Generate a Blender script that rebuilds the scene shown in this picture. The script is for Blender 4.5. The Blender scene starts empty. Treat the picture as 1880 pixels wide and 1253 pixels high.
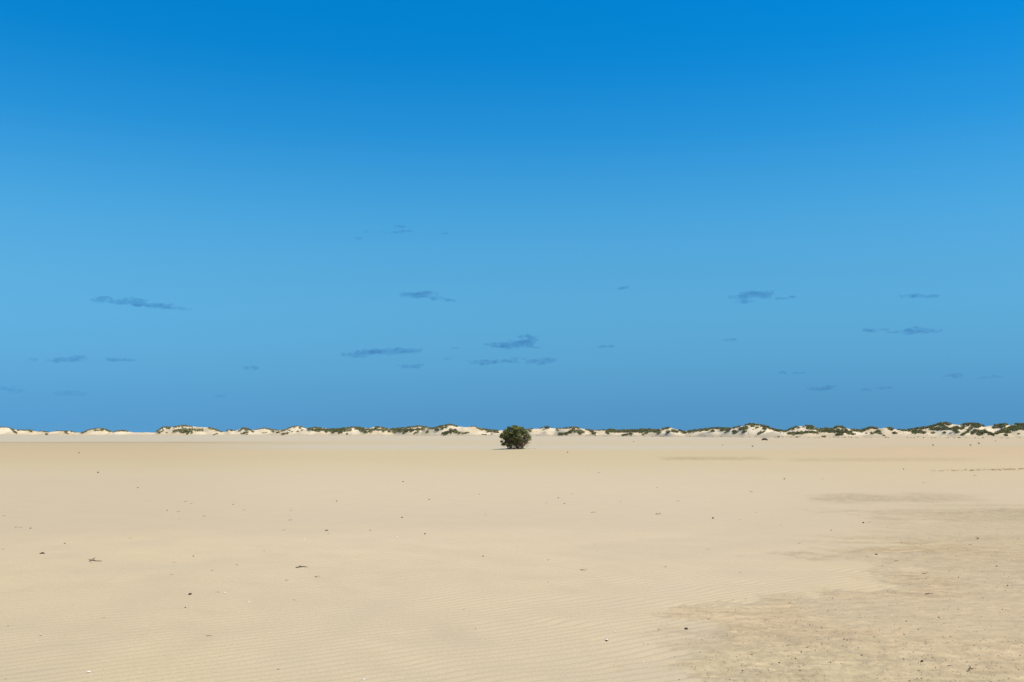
import bpy, bmesh, math, random
import numpy as np
from mathutils import Vector, Matrix, noise as mnoise

random.seed(7)
rng = np.random.default_rng(11)
scene = bpy.context.scene
C = scene.collection
R = math.radians

# ------------------------------------------------------------------ camera
CAM_H = 1.6
cam_d = bpy.data.cameras.new('camera')
cam = bpy.data.objects.new('camera', cam_d)
C.objects.link(cam)
cam_d.sensor_width = 36.0
cam_d.lens = 35.0
cam_d.clip_start = 0.1
cam_d.clip_end = 80000.0
FPX = 1880 * 35 / 36.0
HOR = 796.0
PITCH = math.atan((HOR - 626.5) / FPX)
cam.location = (0, 0, CAM_H)
cam.rotation_euler = (math.pi / 2 + PITCH, 0, 0)
scene.camera = cam

# ------------------------------------------------------------------ sky, sun, exposure
SUN_EL, SUN_AZ = 57.0, 110.0          # azimuth clockwise from the viewing direction (+Y)
world = bpy.data.worlds.new('World')
scene.world = world
world.use_nodes = True
wn, wl = world.node_tree.nodes, world.node_tree.links
wn.clear()
wo = wn.new('ShaderNodeOutputWorld')
bg = wn.new('ShaderNodeBackground')
sky = wn.new('ShaderNodeTexSky')
sky.sky_type = 'NISHITA'
sky.sun_disc = False
sky.sun_elevation = R(SUN_EL)
sky.sun_rotation = R(SUN_AZ)
sky.altitude = 0
sky.air_density = 1.0
sky.dust_density = 0.0
sky.ozone_density = 2.0
bg.inputs['Strength'].default_value = 0.15
# a clear deep tropical blue: the colour of the air column by elevation only
tc = wn.new('ShaderNodeTexCoord')
sep = wn.new('ShaderNodeSeparateXYZ')
wl.new(tc.outputs['Generated'], sep.inputs[0])
ramp = wn.new('ShaderNodeValToRGB')
ramp.color_ramp.interpolation = 'LINEAR'
SKY_STOPS = [(0.0000, (0.0606, 0.2273, 0.6259)), (0.0022, (0.0610, 0.2256, 0.6137)), (0.0087, (0.0623, 0.2278, 0.5979)), (0.0168, (0.0669, 0.2333, 0.5796)), (0.0277, (0.0762, 0.2471, 0.5623)), (0.0413, (0.0903, 0.2709, 0.5516)), (0.0577, (0.1105, 0.3062, 0.5514)), (0.0741, (0.1304, 0.3474, 0.5639)), (0.0959, (0.1557, 0.4025, 0.5915)), (0.1176, (0.1781, 0.4566, 0.6216)), (0.1393, (0.1934, 0.5026, 0.6512)), (0.1609, (0.1992, 0.5378, 0.6823)), (0.1876, (0.1976, 0.5806, 0.7301)), (0.2141, (0.1787, 0.6061, 0.7714)), (0.2402, (0.1493, 0.6133, 0.8042)), (0.2660, (0.1155, 0.6120, 0.8360)), (0.2913, (0.0724, 0.5984, 0.8628)), (0.3162, (0.0527, 0.5961, 0.8869)), (0.3405, (0.0293, 0.5871, 0.9079)), (0.3643, (0.0134, 0.5849, 0.9277)), (0.3876, (0.0071, 0.5957, 0.9528)), (0.4093, (0.0040, 0.5976, 0.9663)), (0.55, (0.03, 0.58, 0.95)), (1.0, (0.14, 0.52, 0.86))]
els = ramp.color_ramp.elements
for i, (p, c) in enumerate(SKY_STOPS):
    e = els[i] if i < 2 else els.new(p)
    e.position = p
    e.color = (*c, 1)
wl.new(sep.outputs['Z'], ramp.inputs[0])
mul = wn.new('ShaderNodeMix')
mul.data_type = 'RGBA'
mul.blend_type = 'MULTIPLY'
mul.inputs[0].default_value = 1.0
wl.new(sky.outputs[0], mul.inputs[6])
wl.new(ramp.outputs[0], mul.inputs[7])
wl.new(mul.outputs[2], bg.inputs['Color'])
wl.new(bg.outputs[0], wo.inputs['Surface'])

sd = bpy.data.lights.new('sun', 'SUN')
sd.energy = 5.0
sd.angle = R(0.53)
sd.color = (1.0, 0.93, 0.80)
sun = bpy.data.objects.new('sun', sd)
C.objects.link(sun)
sv = Vector((math.sin(R(SUN_AZ)) * math.cos(R(SUN_EL)), math.cos(R(SUN_AZ)) * math.cos(R(SUN_EL)), math.sin(R(SUN_EL))))
sun.rotation_euler = sv.to_track_quat('Z', 'Y').to_euler()
sun.location = (30, -20, 60)

vs = scene.view_settings
vs.view_transform = 'Standard'
vs.look = 'None'
vs.gamma = 1.0
vs.exposure = 0.2
vs.use_curve_mapping = False
scene.cycles.volume_bounces = 1
scene.cycles.volume_max_steps = 256

# ------------------------------------------------------------------ helpers
SP, CP = math.sin(PITCH), math.cos(PITCH)

def ray(x, y):
    a = (x - 940.0) / FPX
    b = (626.5 - y) / FPX
    return np.array([a, CP - SP * b, SP + CP * b])

def ground_at(x, y):
    d = ray(x, y)
    t = CAM_H / -d[2]
    return Vector((d[0] * t, d[1] * t, 0.0))

def proj(X, Y, Z):
    """world -> photograph pixel (used once, to place things in the world)"""
    dz = Z - CAM_H
    fw = Y * CP + dz * SP
    up = -Y * SP + dz * CP
    return 940.0 + FPX * X / fw, 626.5 - FPX * up / fw

def lin(r, g, b):
    def f(v):
        v /= 255.0
        return v / 12.92 if v <= 0.04045 else ((v + 0.055) / 1.055) ** 2.4
    return np.array([f(r), f(g), f(b)])

def sstep(a, b, x):
    t = np.clip((x - a) / (b - a), 0, 1)
    return t * t * (3 - 2 * t)

def _hash(ix, iy, seed):
    h = (ix.astype(np.int64) * 374761393 + iy.astype(np.int64) * 668265263 + seed * 1442695041) & 0xFFFFFFFF
    h = ((h ^ (h >> 13)) * 1274126177) & 0xFFFFFFFF
    h = h ^ (h >> 16)
    return (h & 0xFFFFFF) / float(0xFFFFFF)

def vnoise(x, y, seed=0):
    ix, iy = np.floor(x), np.floor(y)
    fx, fy = x - ix, y - iy
    fx = fx * fx * fx * (fx * (fx * 6 - 15) + 10)
    fy = fy * fy * fy * (fy * (fy * 6 - 15) + 10)
    a = _hash(ix, iy, seed); b = _hash(ix + 1, iy, seed)
    c = _hash(ix, iy + 1, seed); d = _hash(ix + 1, iy + 1, seed)
    return (a + (b - a) * fx) * (1 - fy) + (c + (d - c) * fx) * fy

def fbm(x, y, seed=0, octs=4):
    s, amp, tot = 0, 1.0, 0
    for o in range(octs):
        s = s + amp * vnoise(x * 2 ** o + 17.3 * o, y * 2 ** o - 9.1 * o, seed + o)
        tot += amp
        amp *= 0.5
    return s / tot

def mesh_np(name, verts, faces, smooth=True):
    """verts (n,3); faces (m,k) with one k"""
    me = bpy.data.meshes.new(name)
    verts = np.asarray(verts, dtype=np.float32)
    faces = np.asarray(faces, dtype=np.int32)
    m, k = faces.shape
    me.vertices.add(len(verts))
    me.vertices.foreach_set('co', verts.ravel())
    me.loops.add(m * k)
    me.loops.foreach_set('vertex_index', faces.ravel())
    me.polygons.add(m)
    me.polygons.foreach_set('loop_start', np.arange(0, m * k, k, dtype=np.int32))
    me.polygons.foreach_set('loop_total', np.full(m, k, dtype=np.int32))
    me.polygons.foreach_set('use_smooth', np.full(m, smooth))
    me.update(calc_edges=True)
    return me

def color_attr(me, name, cols):
    a = me.color_attributes.new(name, 'FLOAT_COLOR', 'POINT')
    n = len(me.vertices)
    buf = np.ones((n, 4), dtype=np.float32)
    buf[:, :3] = cols
    a.data.foreach_set('color', buf.ravel())

def float_attr(me, name, vals):
    a = me.attributes.new(name, 'FLOAT', 'POINT')
    a.data.foreach_set('value', np.asarray(vals, dtype=np.float32))

def link(name, me, parent=None, mat=None):
    o = bpy.data.objects.new(name, me)
    C.objects.link(o)
    if parent:
        o.parent = parent
    if mat:
        me.materials.clear()
        me.materials.append(mat)
    return o

def tag(o, label=None, cat=None, group=None, kind=None):
    if label: o['label'] = label
    if cat: o['category'] = cat
    if group: o['group'] = group
    if kind: o['kind'] = kind
    return o

def empty(name, loc):
    o = bpy.data.objects.new(name, None)
    o.empty_display_size = 0.1
    C.objects.link(o)
    o.location = loc
    return o

def new_mat(name, rough=0.9):
    m = bpy.data.materials.new(name)
    m.use_nodes = True
    n, l = m.node_tree.nodes, m.node_tree.links
    b = n['Principled BSDF']
    b.inputs['Roughness'].default_value = rough
    b.inputs['Specular IOR Level'].default_value = 0.15
    return m, n, l, b

def nd(n, t, **kw):
    x = n.new(t)
    for k, v in kw.items():
        setattr(x, k, v)
    return x

# ------------------------------------------------------------------ materials
def sand_material():
    m, n, l, b = new_mat('sand', 0.95)
    at = nd(n, 'ShaderNodeAttribute', attribute_name='soil')
    cr = nd(n, 'ShaderNodeAttribute', attribute_name='crust')
    geo = nd(n, 'ShaderNodeNewGeometry')
    n1 = nd(n, 'ShaderNodeTexNoise'); n1.inputs['Scale'].default_value = 90; n1.inputs['Detail'].default_value = 3
    n2 = nd(n, 'ShaderNodeTexNoise'); n2.inputs['Scale'].default_value = 1.3; n2.inputs['Detail'].default_value = 5
    n3 = nd(n, 'ShaderNodeTexNoise'); n3.inputs['Scale'].default_value = 24; n3.inputs['Detail'].default_value = 4
    for q in (n1, n2, n3):
        l.new(geo.outputs['Position'], q.inputs['Vector'])
    # grain
    mr = nd(n, 'ShaderNodeMapRange'); mr.inputs[1].default_value = 0.3; mr.inputs[2].default_value = 0.7
    mr.inputs[3].default_value = 0.92; mr.inputs[4].default_value = 1.07
    l.new(n1.outputs[0], mr.inputs[0])
    mr2 = nd(n, 'ShaderNodeMapRange'); mr2.inputs[1].default_value = 0.3; mr2.inputs[2].default_value = 0.7
    mr2.inputs[3].default_value = 0.985; mr2.inputs[4].default_value = 1.015
    l.new(n2.outputs[0], mr2.inputs[0])
    k = nd(n, 'ShaderNodeMath', operation='MULTIPLY'); l.new(mr.outputs[0], k.inputs[0]); l.new(mr2.outputs[0], k.inputs[1])
    # the crust carries darker shell grit between its plates
    mr3 = nd(n, 'ShaderNodeMapRange'); mr3.inputs[1].default_value = 0.54; mr3.inputs[2].default_value = 0.72
    l.new(n3.outputs[0], mr3.inputs[0])
    g = nd(n, 'ShaderNodeMath', operation='MULTIPLY'); l.new(mr3.outputs[0], g.inputs[0]); l.new(cr.outputs['Fac'], g.inputs[1])
    g2 = nd(n, 'ShaderNodeMath', operation='MULTIPLY'); l.new(g.outputs[0], g2.inputs[0]); g2.inputs[1].default_value = 0.55
    vm = nd(n, 'ShaderNodeVectorMath', operation='SCALE'); l.new(at.outputs['Color'], vm.inputs[0]); l.new(k.outputs[0], vm.inputs['Scale'])
    mx = nd(n, 'ShaderNodeMix', data_type='RGBA'); l.new(g2.outputs[0], mx.inputs[0]); l.new(vm.outputs[0], mx.inputs[6])
    mx.inputs[7].default_value = (0.27, 0.19, 0.11, 1)
    l.new(mx.outputs[2], b.inputs['Base Color'])
    bp = nd(n, 'ShaderNodeBump'); bp.inputs['Distance'].default_value = 0.004; bp.inputs['Strength'].default_value = 0.35
    l.new(n1.outputs[0], bp.inputs['Height'])
    l.new(bp.outputs[0], b.inputs['Normal'])
    return m

def attr_material(name, rough=0.85, trans=0.0, attr='tint', scale=40, lo=0.8, hi=1.2):
    m, n, l, b = new_mat(name, rough)
    at = nd(n, 'ShaderNodeAttribute', attribute_name=attr)
    tx = nd(n, 'ShaderNodeTexNoise'); tx.inputs['Scale'].default_value = scale
    geo = nd(n, 'ShaderNodeNewGeometry'); l.new(geo.outputs['Position'], tx.inputs['Vector'])
    mr = nd(n, 'ShaderNodeMapRange'); mr.inputs[3].default_value = lo; mr.inputs[4].default_value = hi
    l.new(tx.outputs[0], mr.inputs[0])
    vm = nd(n, 'ShaderNodeVectorMath', operation='SCALE'); l.new(at.outputs['Color'], vm.inputs[0]); l.new(mr.outputs[0], vm.inputs['Scale'])
    l.new(vm.outputs[0], b.inputs['Base Color'])
    if trans:
        tr = nd(n, 'ShaderNodeBsdfTranslucent'); l.new(vm.outputs[0], tr.inputs['Color'])
        ms = nd(n, 'ShaderNodeMixShader'); ms.inputs[0].default_value = trans
        out = n['Material Output']
        l.new(b.outputs[0], ms.inputs[1]); l.new(tr.outputs[0], ms.inputs[2]); l.new(ms.outputs[0], out.inputs['Surface'])
    return m

def plain_material(name, col, rough=0.85, scale=60, var=0.25):
    m, n, l, b = new_mat(name, rough)
    tx = nd(n, 'ShaderNodeTexNoise'); tx.inputs['Scale'].default_value = scale; tx.inputs['Detail'].default_value = 4
    tcn = nd(n, 'ShaderNodeTexCoord'); l.new(tcn.outputs['Object'], tx.inputs['Vector'])
    rp = nd(n, 'ShaderNodeValToRGB')
    rp.color_ramp.elements[0].color = (*[c * (1 - var) for c in col], 1); rp.color_ramp.elements[0].position = 0.3
    rp.color_ramp.elements[1].color = (*[min(1, c * (1 + var)) for c in col], 1); rp.color_ramp.elements[1].position = 0.7
    l.new(tx.outputs[0], rp.inputs[0]); l.new(rp.outputs[0], b.inputs['Base Color'])
    bp = nd(n, 'ShaderNodeBump'); bp.inputs['Distance'].default_value = 0.003; bp.inputs['Strength'].default_value = 0.5
    l.new(tx.outputs[0], bp.inputs['Height']); l.new(bp.outputs[0], b.inputs['Normal'])
    return m

M_SAND = sand_material()
M_LEAF = attr_material('leaf', 0.5, 0.3, scale=3.0)
M_SCRUB = attr_material('scrub_leaf', 0.8, 0.15, scale=0.8)
M_BARK = plain_material('bark', (0.23, 0.16, 0.12), 0.9, 25)
M_TWIG = plain_material('dry_twig', (0.075, 0.057, 0.04), 0.9, 90)
M_STRAW = plain_material('bleached_twig', (0.26, 0.20, 0.135), 0.9, 90)
M_CHIP = plain_material('dark_debris', (0.055, 0.043, 0.032), 0.9, 120, 0.4)
M_SHELL = plain_material('shell', (0.74, 0.70, 0.62), 0.5, 80, 0.12)
M_GRIT = attr_material('grit', 0.9, scale=200)

# ------------------------------------------------------------------ sand colours (albedo)
AL = 0.60
def alb(r, g, b):
    return lin(r, g, b) * AL * np.array([1.085, 1.015, 0.91])

# ------------------------------------------------------------------ ground sheet
# rows by distance: fine where the wind ripples are seen, coarse to the horizon
CR_Y = np.array([1300, 1253, 1240, 1227, 1213, 1200, 1186, 1170, 1160, 1150, 1140, 1130, 1121, 1112, 1103, 1092, 1082, 1072, 1060, 1045, 1035, 1026, 1016, 1008, 1000, 992, 985, 975, 965, 957, 950, 944, 938, 933, 929][::-1], float)
CR_X = np.array([1270, 1235, 1190, 1140, 1120, 1180, 1215, 1190, 1150, 1190, 1175, 1095, 1110, 1240, 1330, 1390, 1530, 1600, 1590, 1612, 1590, 1520, 1465, 1510, 1565, 1535, 1515, 1565, 1570, 1580, 1530, 1475, 1465, 1500, 1720][::-1], float)

def crust_mask(X, Y):
    """coverage of the coarse shelly crust on the flat, 0..1"""
    Ys = np.maximum(Y, 0.8)
    px, py = proj(X, Ys, np.zeros_like(X))
    w = (fbm(X * 0.9, Y * 0.9, 31, 4) - 0.5)
    w2 = (fbm(X * 3.1, Y * 3.1, 37, 3) - 0.5)
    xl = np.interp(py, CR_Y, CR_X)
    edge = (px - xl) + w * 260 + w2 * 240
    main = sstep(-40, 150, edge) * sstep(929, 937, py + w * 10)
    patch = 0.62 + 0.38 * sstep(0.35, 0.62, fbm(X * 0.55 + 5, Y * 0.55, 41, 4))
    band = np.interp(py, [930, 936, 944, 953, 960, 980, 992, 1005, 1030, 1050, 1080, 1300], [0.6, 0.95, 1.0, 0.8, 0.45, 0.42, 0.8, 0.95, 1.0, 0.85, 0.8, 0.85])
    main = main * patch * band
    # thinner streaks farther out
    b2 = sstep(1470, 1540, px + w * 120) * (1 - sstep(1680, 1860, px + w * 150)) * sstep(903, 911, py + w * 10) * (1 - sstep(919, 927, py + w * 8)) * 0.65
    b2 = b2 + sstep(1600, 1750, px) * sstep(924, 928, py) * (1 - sstep(929, 933, py)) * 0.4
    b3 = sstep(1195, 1240, px + w * 60) * (1 - sstep(1360, 1440, px + w * 60)) * sstep(838, 840.5, py + w * 3) * (1 - sstep(843.5, 846, py + w * 3)) * 0.75
    b4 = sstep(1420, 1480, px) * (1 - sstep(1720, 1850, px)) * sstep(840, 842, py) * (1 - sstep(846, 849, py)) * 0.38
    return np.clip(np.maximum.reduce([main, b2, b3, b4]), 0, 1)

def ripple_height(X, Y, crust):
    """asymmetric wind ripples, crests running off to the right"""
    th = R(33)
    # slow bends and forks of the crests
    bend = (fbm(X * 0.10, Y * 0.10, 3, 2) - 0.5) * 0.9
    wob = (fbm(X * 0.75, Y * 0.75, 5, 3) - 0.5) * 0.34 + (vnoise(X * 2.7, Y * 2.7, 8) - 0.5) * 0.05
    u = -X * math.sin(th) + Y * math.cos(th) + bend + wob
    ph = u / 0.128
    f = ph - np.floor(ph)
    prof = np.where(f < 0.52, f / 0.52, (1 - f) / 0.48)
    prof = prof * prof * (3 - 2 * prof)
    amp = 0.55 + 0.65 * sstep(0.30, 0.66, fbm(X * 0.5 + 9, Y * 0.5, 13, 3))
    amp = amp * (0.75 + 0.5 * vnoise(X * 1.9, Y * 1.9, 19))
    return (prof - 0.5) * 0.0220 * amp * (1 - 0.9 * sstep(0.1, 0.5, crust))

BUSH_AT = ground_at(947, 826)
def mound(X, Y):
    """little heap of sand added under the lone bush to thicken its visible shadow"""
    q = ((X - BUSH_AT.x) / 1.7) ** 2 + ((Y - BUSH_AT.y - 0.9) / 1.9) ** 2
    return 0.11 * np.exp(-q)  # added rise, so the bush shadow shows as a thicker band

def build_ground():
    rs = [0.4, 1.2, 2.2, 3.2, 4.2]
    r = 4.6
    while r < 16:
        rs.append(r); r += 0.018
    dr = 0.018
    while r < 60:
        rs.append(r); dr *= 1.014; r += min(dr, r * 0.02)
    while r < 30000:
        rs.append(r)
        if 90 < r < 104: r += 0.16
        else: r *= 1.02 if r < 900 else 1.15
    rs = np.array(rs)
    fine = np.linspace(-R(37), R(37), 560)
    rest = np.linspace(R(37), 2 * math.pi - R(37), 46)[1:-1]
    th = np.concatenate([fine, rest])
    nr, nt = len(rs), len(th)
    TH, RR = np.meshgrid(th, rs)
    X, Y = RR * np.sin(TH), RR * np.cos(TH)
    X, Y, RRf = X.ravel(), Y.ravel(), RR.ravel()
    front = (Y > 0.8)
    cr = np.where(front, crust_mask(X, Y), 0.0)
    fade = 1 - sstep(13, 21, RRf)
    near = np.abs(((TH.ravel() + math.pi) % (2 * math.pi)) - math.pi) < R(37.5)
    Z = ripple_height(X, Y, cr) * fade * near
    rough = (fbm(X * 5.5, Y * 16, 51, 3) - 0.5) * 0.034 + (vnoise(X * 30, Y * 38, 57) - 0.5) * 0.012
    Z = Z + rough * cr * (1 - sstep(22, 45, RRf)) * near
    Z = Z + (fbm(X * 0.35, Y * 0.35, 61, 3) - 0.5) * 0.007 * (1 - sstep(40, 90, RRf))
    Z = Z + (fbm(X * 0.03, Y * 0.03, 67, 3) - 0.5) * 0.16 * sstep(25, 90, RRf) * (1 - sstep(900, 2000, RRf))
    Z = Z + mound(X, Y)
    # --- soil colour; near rows darkened to offset the brightness of sunlit ripple slopes
    Ys = np.where(front, Y, 1.0)
    px, py = proj(X, Ys, np.zeros_like(X))
    px = np.where(front, px, 940); py = np.where(front, py, 1200)
    ys = [796, 801, 810, 811.5, 813, 816, 820, 823, 830, 840, 854, 875, 905, 960, 1050, 1253]
    left = [(210, 200, 182), (209, 201, 180), (210, 201, 178), (206, 194, 166), (207, 189, 155), (207, 190, 154), (209, 191, 155), (210, 191, 155), (213, 192, 157), (214, 194, 157), (215, 199, 163), (216, 201, 170), (216, 200, 170), (215, 199, 169), (211, 196, 167), (207, 193, 164)]
    mid = [(214, 203, 180), (214, 203, 180), (214, 201, 174), (214, 199, 168), (214, 200, 168), (213, 200, 172), (213, 202, 178), (213, 202, 178), (217, 199, 160), (217, 200, 162), (219, 203, 168), (221, 206, 175), (221, 206, 177), (217, 202, 174), (209, 195, 168), (206, 193, 166)]
    right = [(217, 200, 168), (217, 200, 167), (216, 198, 166), (216, 197, 165), (214, 198, 168), (214, 197, 166), (213, 196, 164), (217, 195, 158), (218, 195, 158), (219, 198, 161), (220, 201, 165), (220, 202, 168), (218, 201, 170), (216, 199, 168), (210, 194, 165), (208, 193, 163)]
    def prof(tab):
        t = np.array([alb(*c) for c in tab])
        pyw = py + (fbm(X * 0.02, Y * 0.02, 71, 3) - 0.5) * 3.0 * sstep(20, 60, RRf)
        return np.stack([np.interp(pyw, ys, t[:, i]) for i in range(3)], 1)
    wl_ = (1 - sstep(250, 620, px))[:, None]
    wr_ = sstep(1250, 1700, px)[:, None]
    col = prof(left) * wl_ + prof(right) * wr_ + prof(mid) * (1 - wl_) * (1 - wr_)
    # old strand line of brown wrack across the left of the flat
    ln = np.exp(-((py - 812.4 - px * 0.0018 + (fbm(X * 0.05, Y * 0.05, 77, 3) - 0.5) * 1.2) / 0.75) ** 2) * (1 - sstep(480, 760, px))
    ln = ln * (0.55 + 0.6 * vnoise(X * 0.14, Y * 0.02, 79))
    col = col * (1 - ln[:, None] * np.array([0.20, 0.24, 0.30]))
    # crust: browner
    big = fbm(X * 0.18, Y * 0.18, 83, 4)
    ctint = alb(209, 192, 156) * (1 - sstep(.45, .62, big))[:, None] + alb(211, 190, 155) * sstep(.45, .62, big)[:, None]
    fine_n = (fbm(X * 0.9, Y * 5.5, 87, 3) * .3 + fbm(X * 6, Y * 17, 88, 3) * .7)[:, None]
    cc = ctint * (0.56 + 0.90 * fine_n)
    # the older, coarser crust farther out is browner
    cc = cc * np.interp(py, [838, 930, 950, 1050, 1130], [0.84, 0.84, 0.86, 0.92, 0.98])[:, None]
    k = (cr * 0.92)[:, None]
    col = col * (1 - k) + cc * k
    # broad drifts
    col = col * (0.985 + 0.03 * fbm(X * 0.12, Y * 0.12, 89, 4))[:, None]
    V = np.stack([X, Y, Z], 1)
    # faces, closed around the full circle
    i = np.arange(nr - 1)[:, None] * nt
    j = np.arange(nt)[None, :]
    j2 = (np.arange(nt)[None, :] + 1) % nt
    F = np.stack([i + j, i + j2, i + nt + j2, i + nt + j], -1).reshape(-1, 4)[:, ::-1]
    ctr = len(V)
    V = np.vstack([V, [[0, 0, 0]]])
    me = mesh_np('ground', V, F)
    # small hub
    bm_cols = np.vstack([col, col[:1]])
    float_attr(me, 'crust', np.append(cr, 0))
    color_attr(me, 'soil', bm_cols)
    o = link('sand_flat', me, None, M_SAND)
    tag(o, 'flat pale sand with wind ripples and a coarse brown crust patch at right', kind='structure')
    return o

build_ground()

# ------------------------------------------------------------------ dunes
SKY_PTS = [(-400, 788), (-330, 782), (-250, 789), (-170, 783), (-90, 790), (-40, 785), (0, 783.5), (18, 784.5), (30, 788.5), (45, 789.5), (60, 788.5), (70, 792), (78, 791), (92, 793), (112, 790.3), (130, 791), (148, 794.3), (165, 789), (185, 785.5), (198, 788), (208, 793), (220, 790), (230, 789.5), (240, 792), (250, 793.8), (272, 793), (288, 794), (296, 787), (303, 783), (318, 784), (340, 780.5), (360, 783), (385, 784.5), (398, 787.5), (412, 793.3), (425, 788), (433, 791.5), (441, 787.5), (449, 785), (458, 787), (466, 789.5), (476, 787.5), (487, 785.5), (500, 787.8), (518, 789.3), (530, 785.5), (545, 781.5), (556, 783.5), (564, 787), (580, 784), (595, 785.5), (612, 786.7), (625, 786.5), (636, 784.3), (650, 783.5), (668, 784.5), (676, 786.2), (687, 783.8), (695, 782.5), (712, 786.7), (725, 786.2), (745, 784.5), (770, 781.5), (784, 783.3), (793, 785.8), (808, 781.2), (826, 778.5), (840, 782), (856, 784), (870, 782.3), (885, 786), (900, 789), (915, 790), (940, 790), (965, 789.2), (975, 787), (990, 786.3), (1003, 784), (1017, 786), (1035, 786.3), (1053, 783), (1066, 786.3), (1080, 788.8), (1096, 790.3), (1110, 789.5), (1120, 787.7), (1132, 789.6), (1150, 789.2), (1170, 788.6), (1188, 787), (1202, 788.3), (1215, 786.5), (1228, 784.5), (1245, 789), (1260, 791.2), (1280, 788.6), (1300, 786.6), (1318, 785), (1342, 786.5), (1356, 782.5), (1378, 778), (1400, 781), (1413, 786.3), (1426, 789.3), (1441, 791.3), (1450, 787.3), (1462, 783), (1478, 780.5), (1490, 783), (1501, 788.3), (1515, 786), (1526, 786.3), (1538, 783), (1550, 785.2), (1563, 788.7), (1577, 789.2), (1598, 784), (1610, 786.3), (1620, 785), (1631, 785.4), (1646, 788.6), (1661, 790.2), (1672, 788), (1690, 784.6), (1705, 782.6), (1716, 779.7), (1730, 776), (1746, 778.7), (1761, 780.3), (1771, 778), (1785, 776.8), (1794, 778.5), (1804, 783.3), (1813, 781.6), (1824, 780.5), (1836, 778.5), (1850, 780.3), (1864, 778), (1885, 779.5), (1930, 783), (1970, 776), (2040, 785), (2090, 777), (2170, 786), (2260, 778)]
SX = np.array([p[0] for p in SKY_PTS], float); SY = np.array([p[1] for p in SKY_PTS], float)
BX = [-400, 0, 480, 720, 960, 1200, 1440, 1880, 2260]; BY = [799.8, 800.0, 800.3, 800.6, 801.2, 802.2, 804.0, 805.2, 806]
# dune crests: local minima of the skyline, plus lower foredunes standing in front
peaks = []
for k in range(1, len(SX) - 1):
    if SY[k] <= SY[k - 1] and SY[k] <= SY[k + 1]:
        peaks.append((SX[k], SY[k]))
FORE = [(112, 790.5, 26, 3), (340, 789, 40, 5), (300, 792, 20, 4), (455, 793, 22, 4), (590, 795, 40, 4), (655, 793, 26, 4), (700, 794, 24, 4), (788, 789, 26, 4), (828, 790, 30, 5), (1000, 790, 22, 4), (1060, 791.5, 28, 4), (1088, 794, 14, 3), (1125, 795, 24, 4), (1165, 796.5, 26, 3), (1230, 792, 24, 4), (1310, 791, 34, 4), (1360, 790, 22, 5), (1425, 791, 34, 6), (1475, 795.5, 50, 4), (1512, 800, 14, 2), (1540, 791, 26, 5), (1608, 793, 20, 4), (1690, 792, 30, 5), (1755, 789, 30, 6), (1788, 784.5, 34, 9), (1850, 788, 40, 8), (1440, 799, 40, 3), (1200, 798.5, 60, 3), (1650, 798.5, 50, 3)]

NS, NW = 1340, 110
scol = np.linspace(-400, 2260, NS)
WMAX = 95.0
wrow = np.linspace(0, 1, NW) ** 1.25 * WMAX
D0 = FPX * CAM_H / (np.interp(scol, BX, BY) - HOR) * 1.0
S2, W2 = np.meshgrid(scol, wrow, indexing='ij')
DD = D0[:, None] + W2
XX = (S2 - 940) / FPX * DD * 1.0045      # along the view ray, pitch folded in
XX = (S2 - 940) / FPX * (DD * CP) * (1 / CP)
HH = np.zeros_like(DD)
def skyline_h(xp, yp, d):
    return CAM_H + (HOR - yp) / FPX * d
wrx = (fbm(XX * 0.05, DD * 0.05, 101, 4) - 0.5)
wry = (fbm(XX * 0.05 + 40, DD * 0.05, 107, 4) - 0.5)
for i, (xp, yp) in enumerate(peaks):
    rr = random.Random(int(xp) + 5)
    wc = rr.uniform(26, 46)
    dc = np.interp(xp, scol, D0) + wc
    xc = (xp - 940) / FPX * dc
    H = skyline_h(xp, yp, dc)
    sx = max(7.0, H * rr.uniform(1.7, 2.4)); sy = max(14.0, wc * rr.uniform(0.62, 0.8))
    u = (XX + wrx * 10 - xc) / sx; v = (DD + wry * 14 - dc) / sy
    q = np.sqrt(u * u + v * v)
    b = H * np.clip(1 - q * 0.62, 0, 1) ** 1.25
    HH = np.maximum(HH, b) + 0.12 * np.minimum(HH, b)
for (xp, yp, wpx, wc) in FORE:
    wc = wc * 2.2
    dc = np.interp(xp, scol, D0) + wc
    xc = (xp - 940) / FPX * dc
    H = skyline_h(xp, yp, dc)
    sx = wpx * dc / FPX; sy = max(6.0, wc * 1.0)
    u = (XX + wrx * 6 - xc) / sx; v = (DD + wry * 6 - dc) / sy
    v = np.where(v > 0, v * 0.55, v * 0.8)
    q = np.sqrt(u * u + v * v)
    b = H * np.clip(1 - q * 0.72, 0, 1) ** 1.15
    HH = np.maximum(HH, b)
# saddles between the crests, then fit the crest heights to the real skyline
tgt = np.interp(scol, SX, SY + 0.9)
back = np.clip(W2 / 36.0, 0, 1) ** 1.3 * np.clip((WMAX - W2) / 40.0, 0, 1)
HH = np.maximum(HH, back * (CAM_H + (HOR - 793.0) / FPX * DD) * 0.85)
app = (HH - CAM_H) / DD
need = (HOR - tgt) / FPX
# per column: lift/lower only the upper part so that the silhouette meets the target
for it in range(5):
    app = (HH - CAM_H) / DD
    mx = app.max(1)
    a0 = -CAM_H / D0
    g = (need - a0) / (mx - a0)
    g = np.clip(g, 0.3, 2.2)
    HH = HH * g[:, None]
HH = HH + (fbm(XX * 0.35, DD * 0.35, 113, 3) - 0.5) * 0.5 * np.clip(HH / 2.5, 0, 1)
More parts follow.
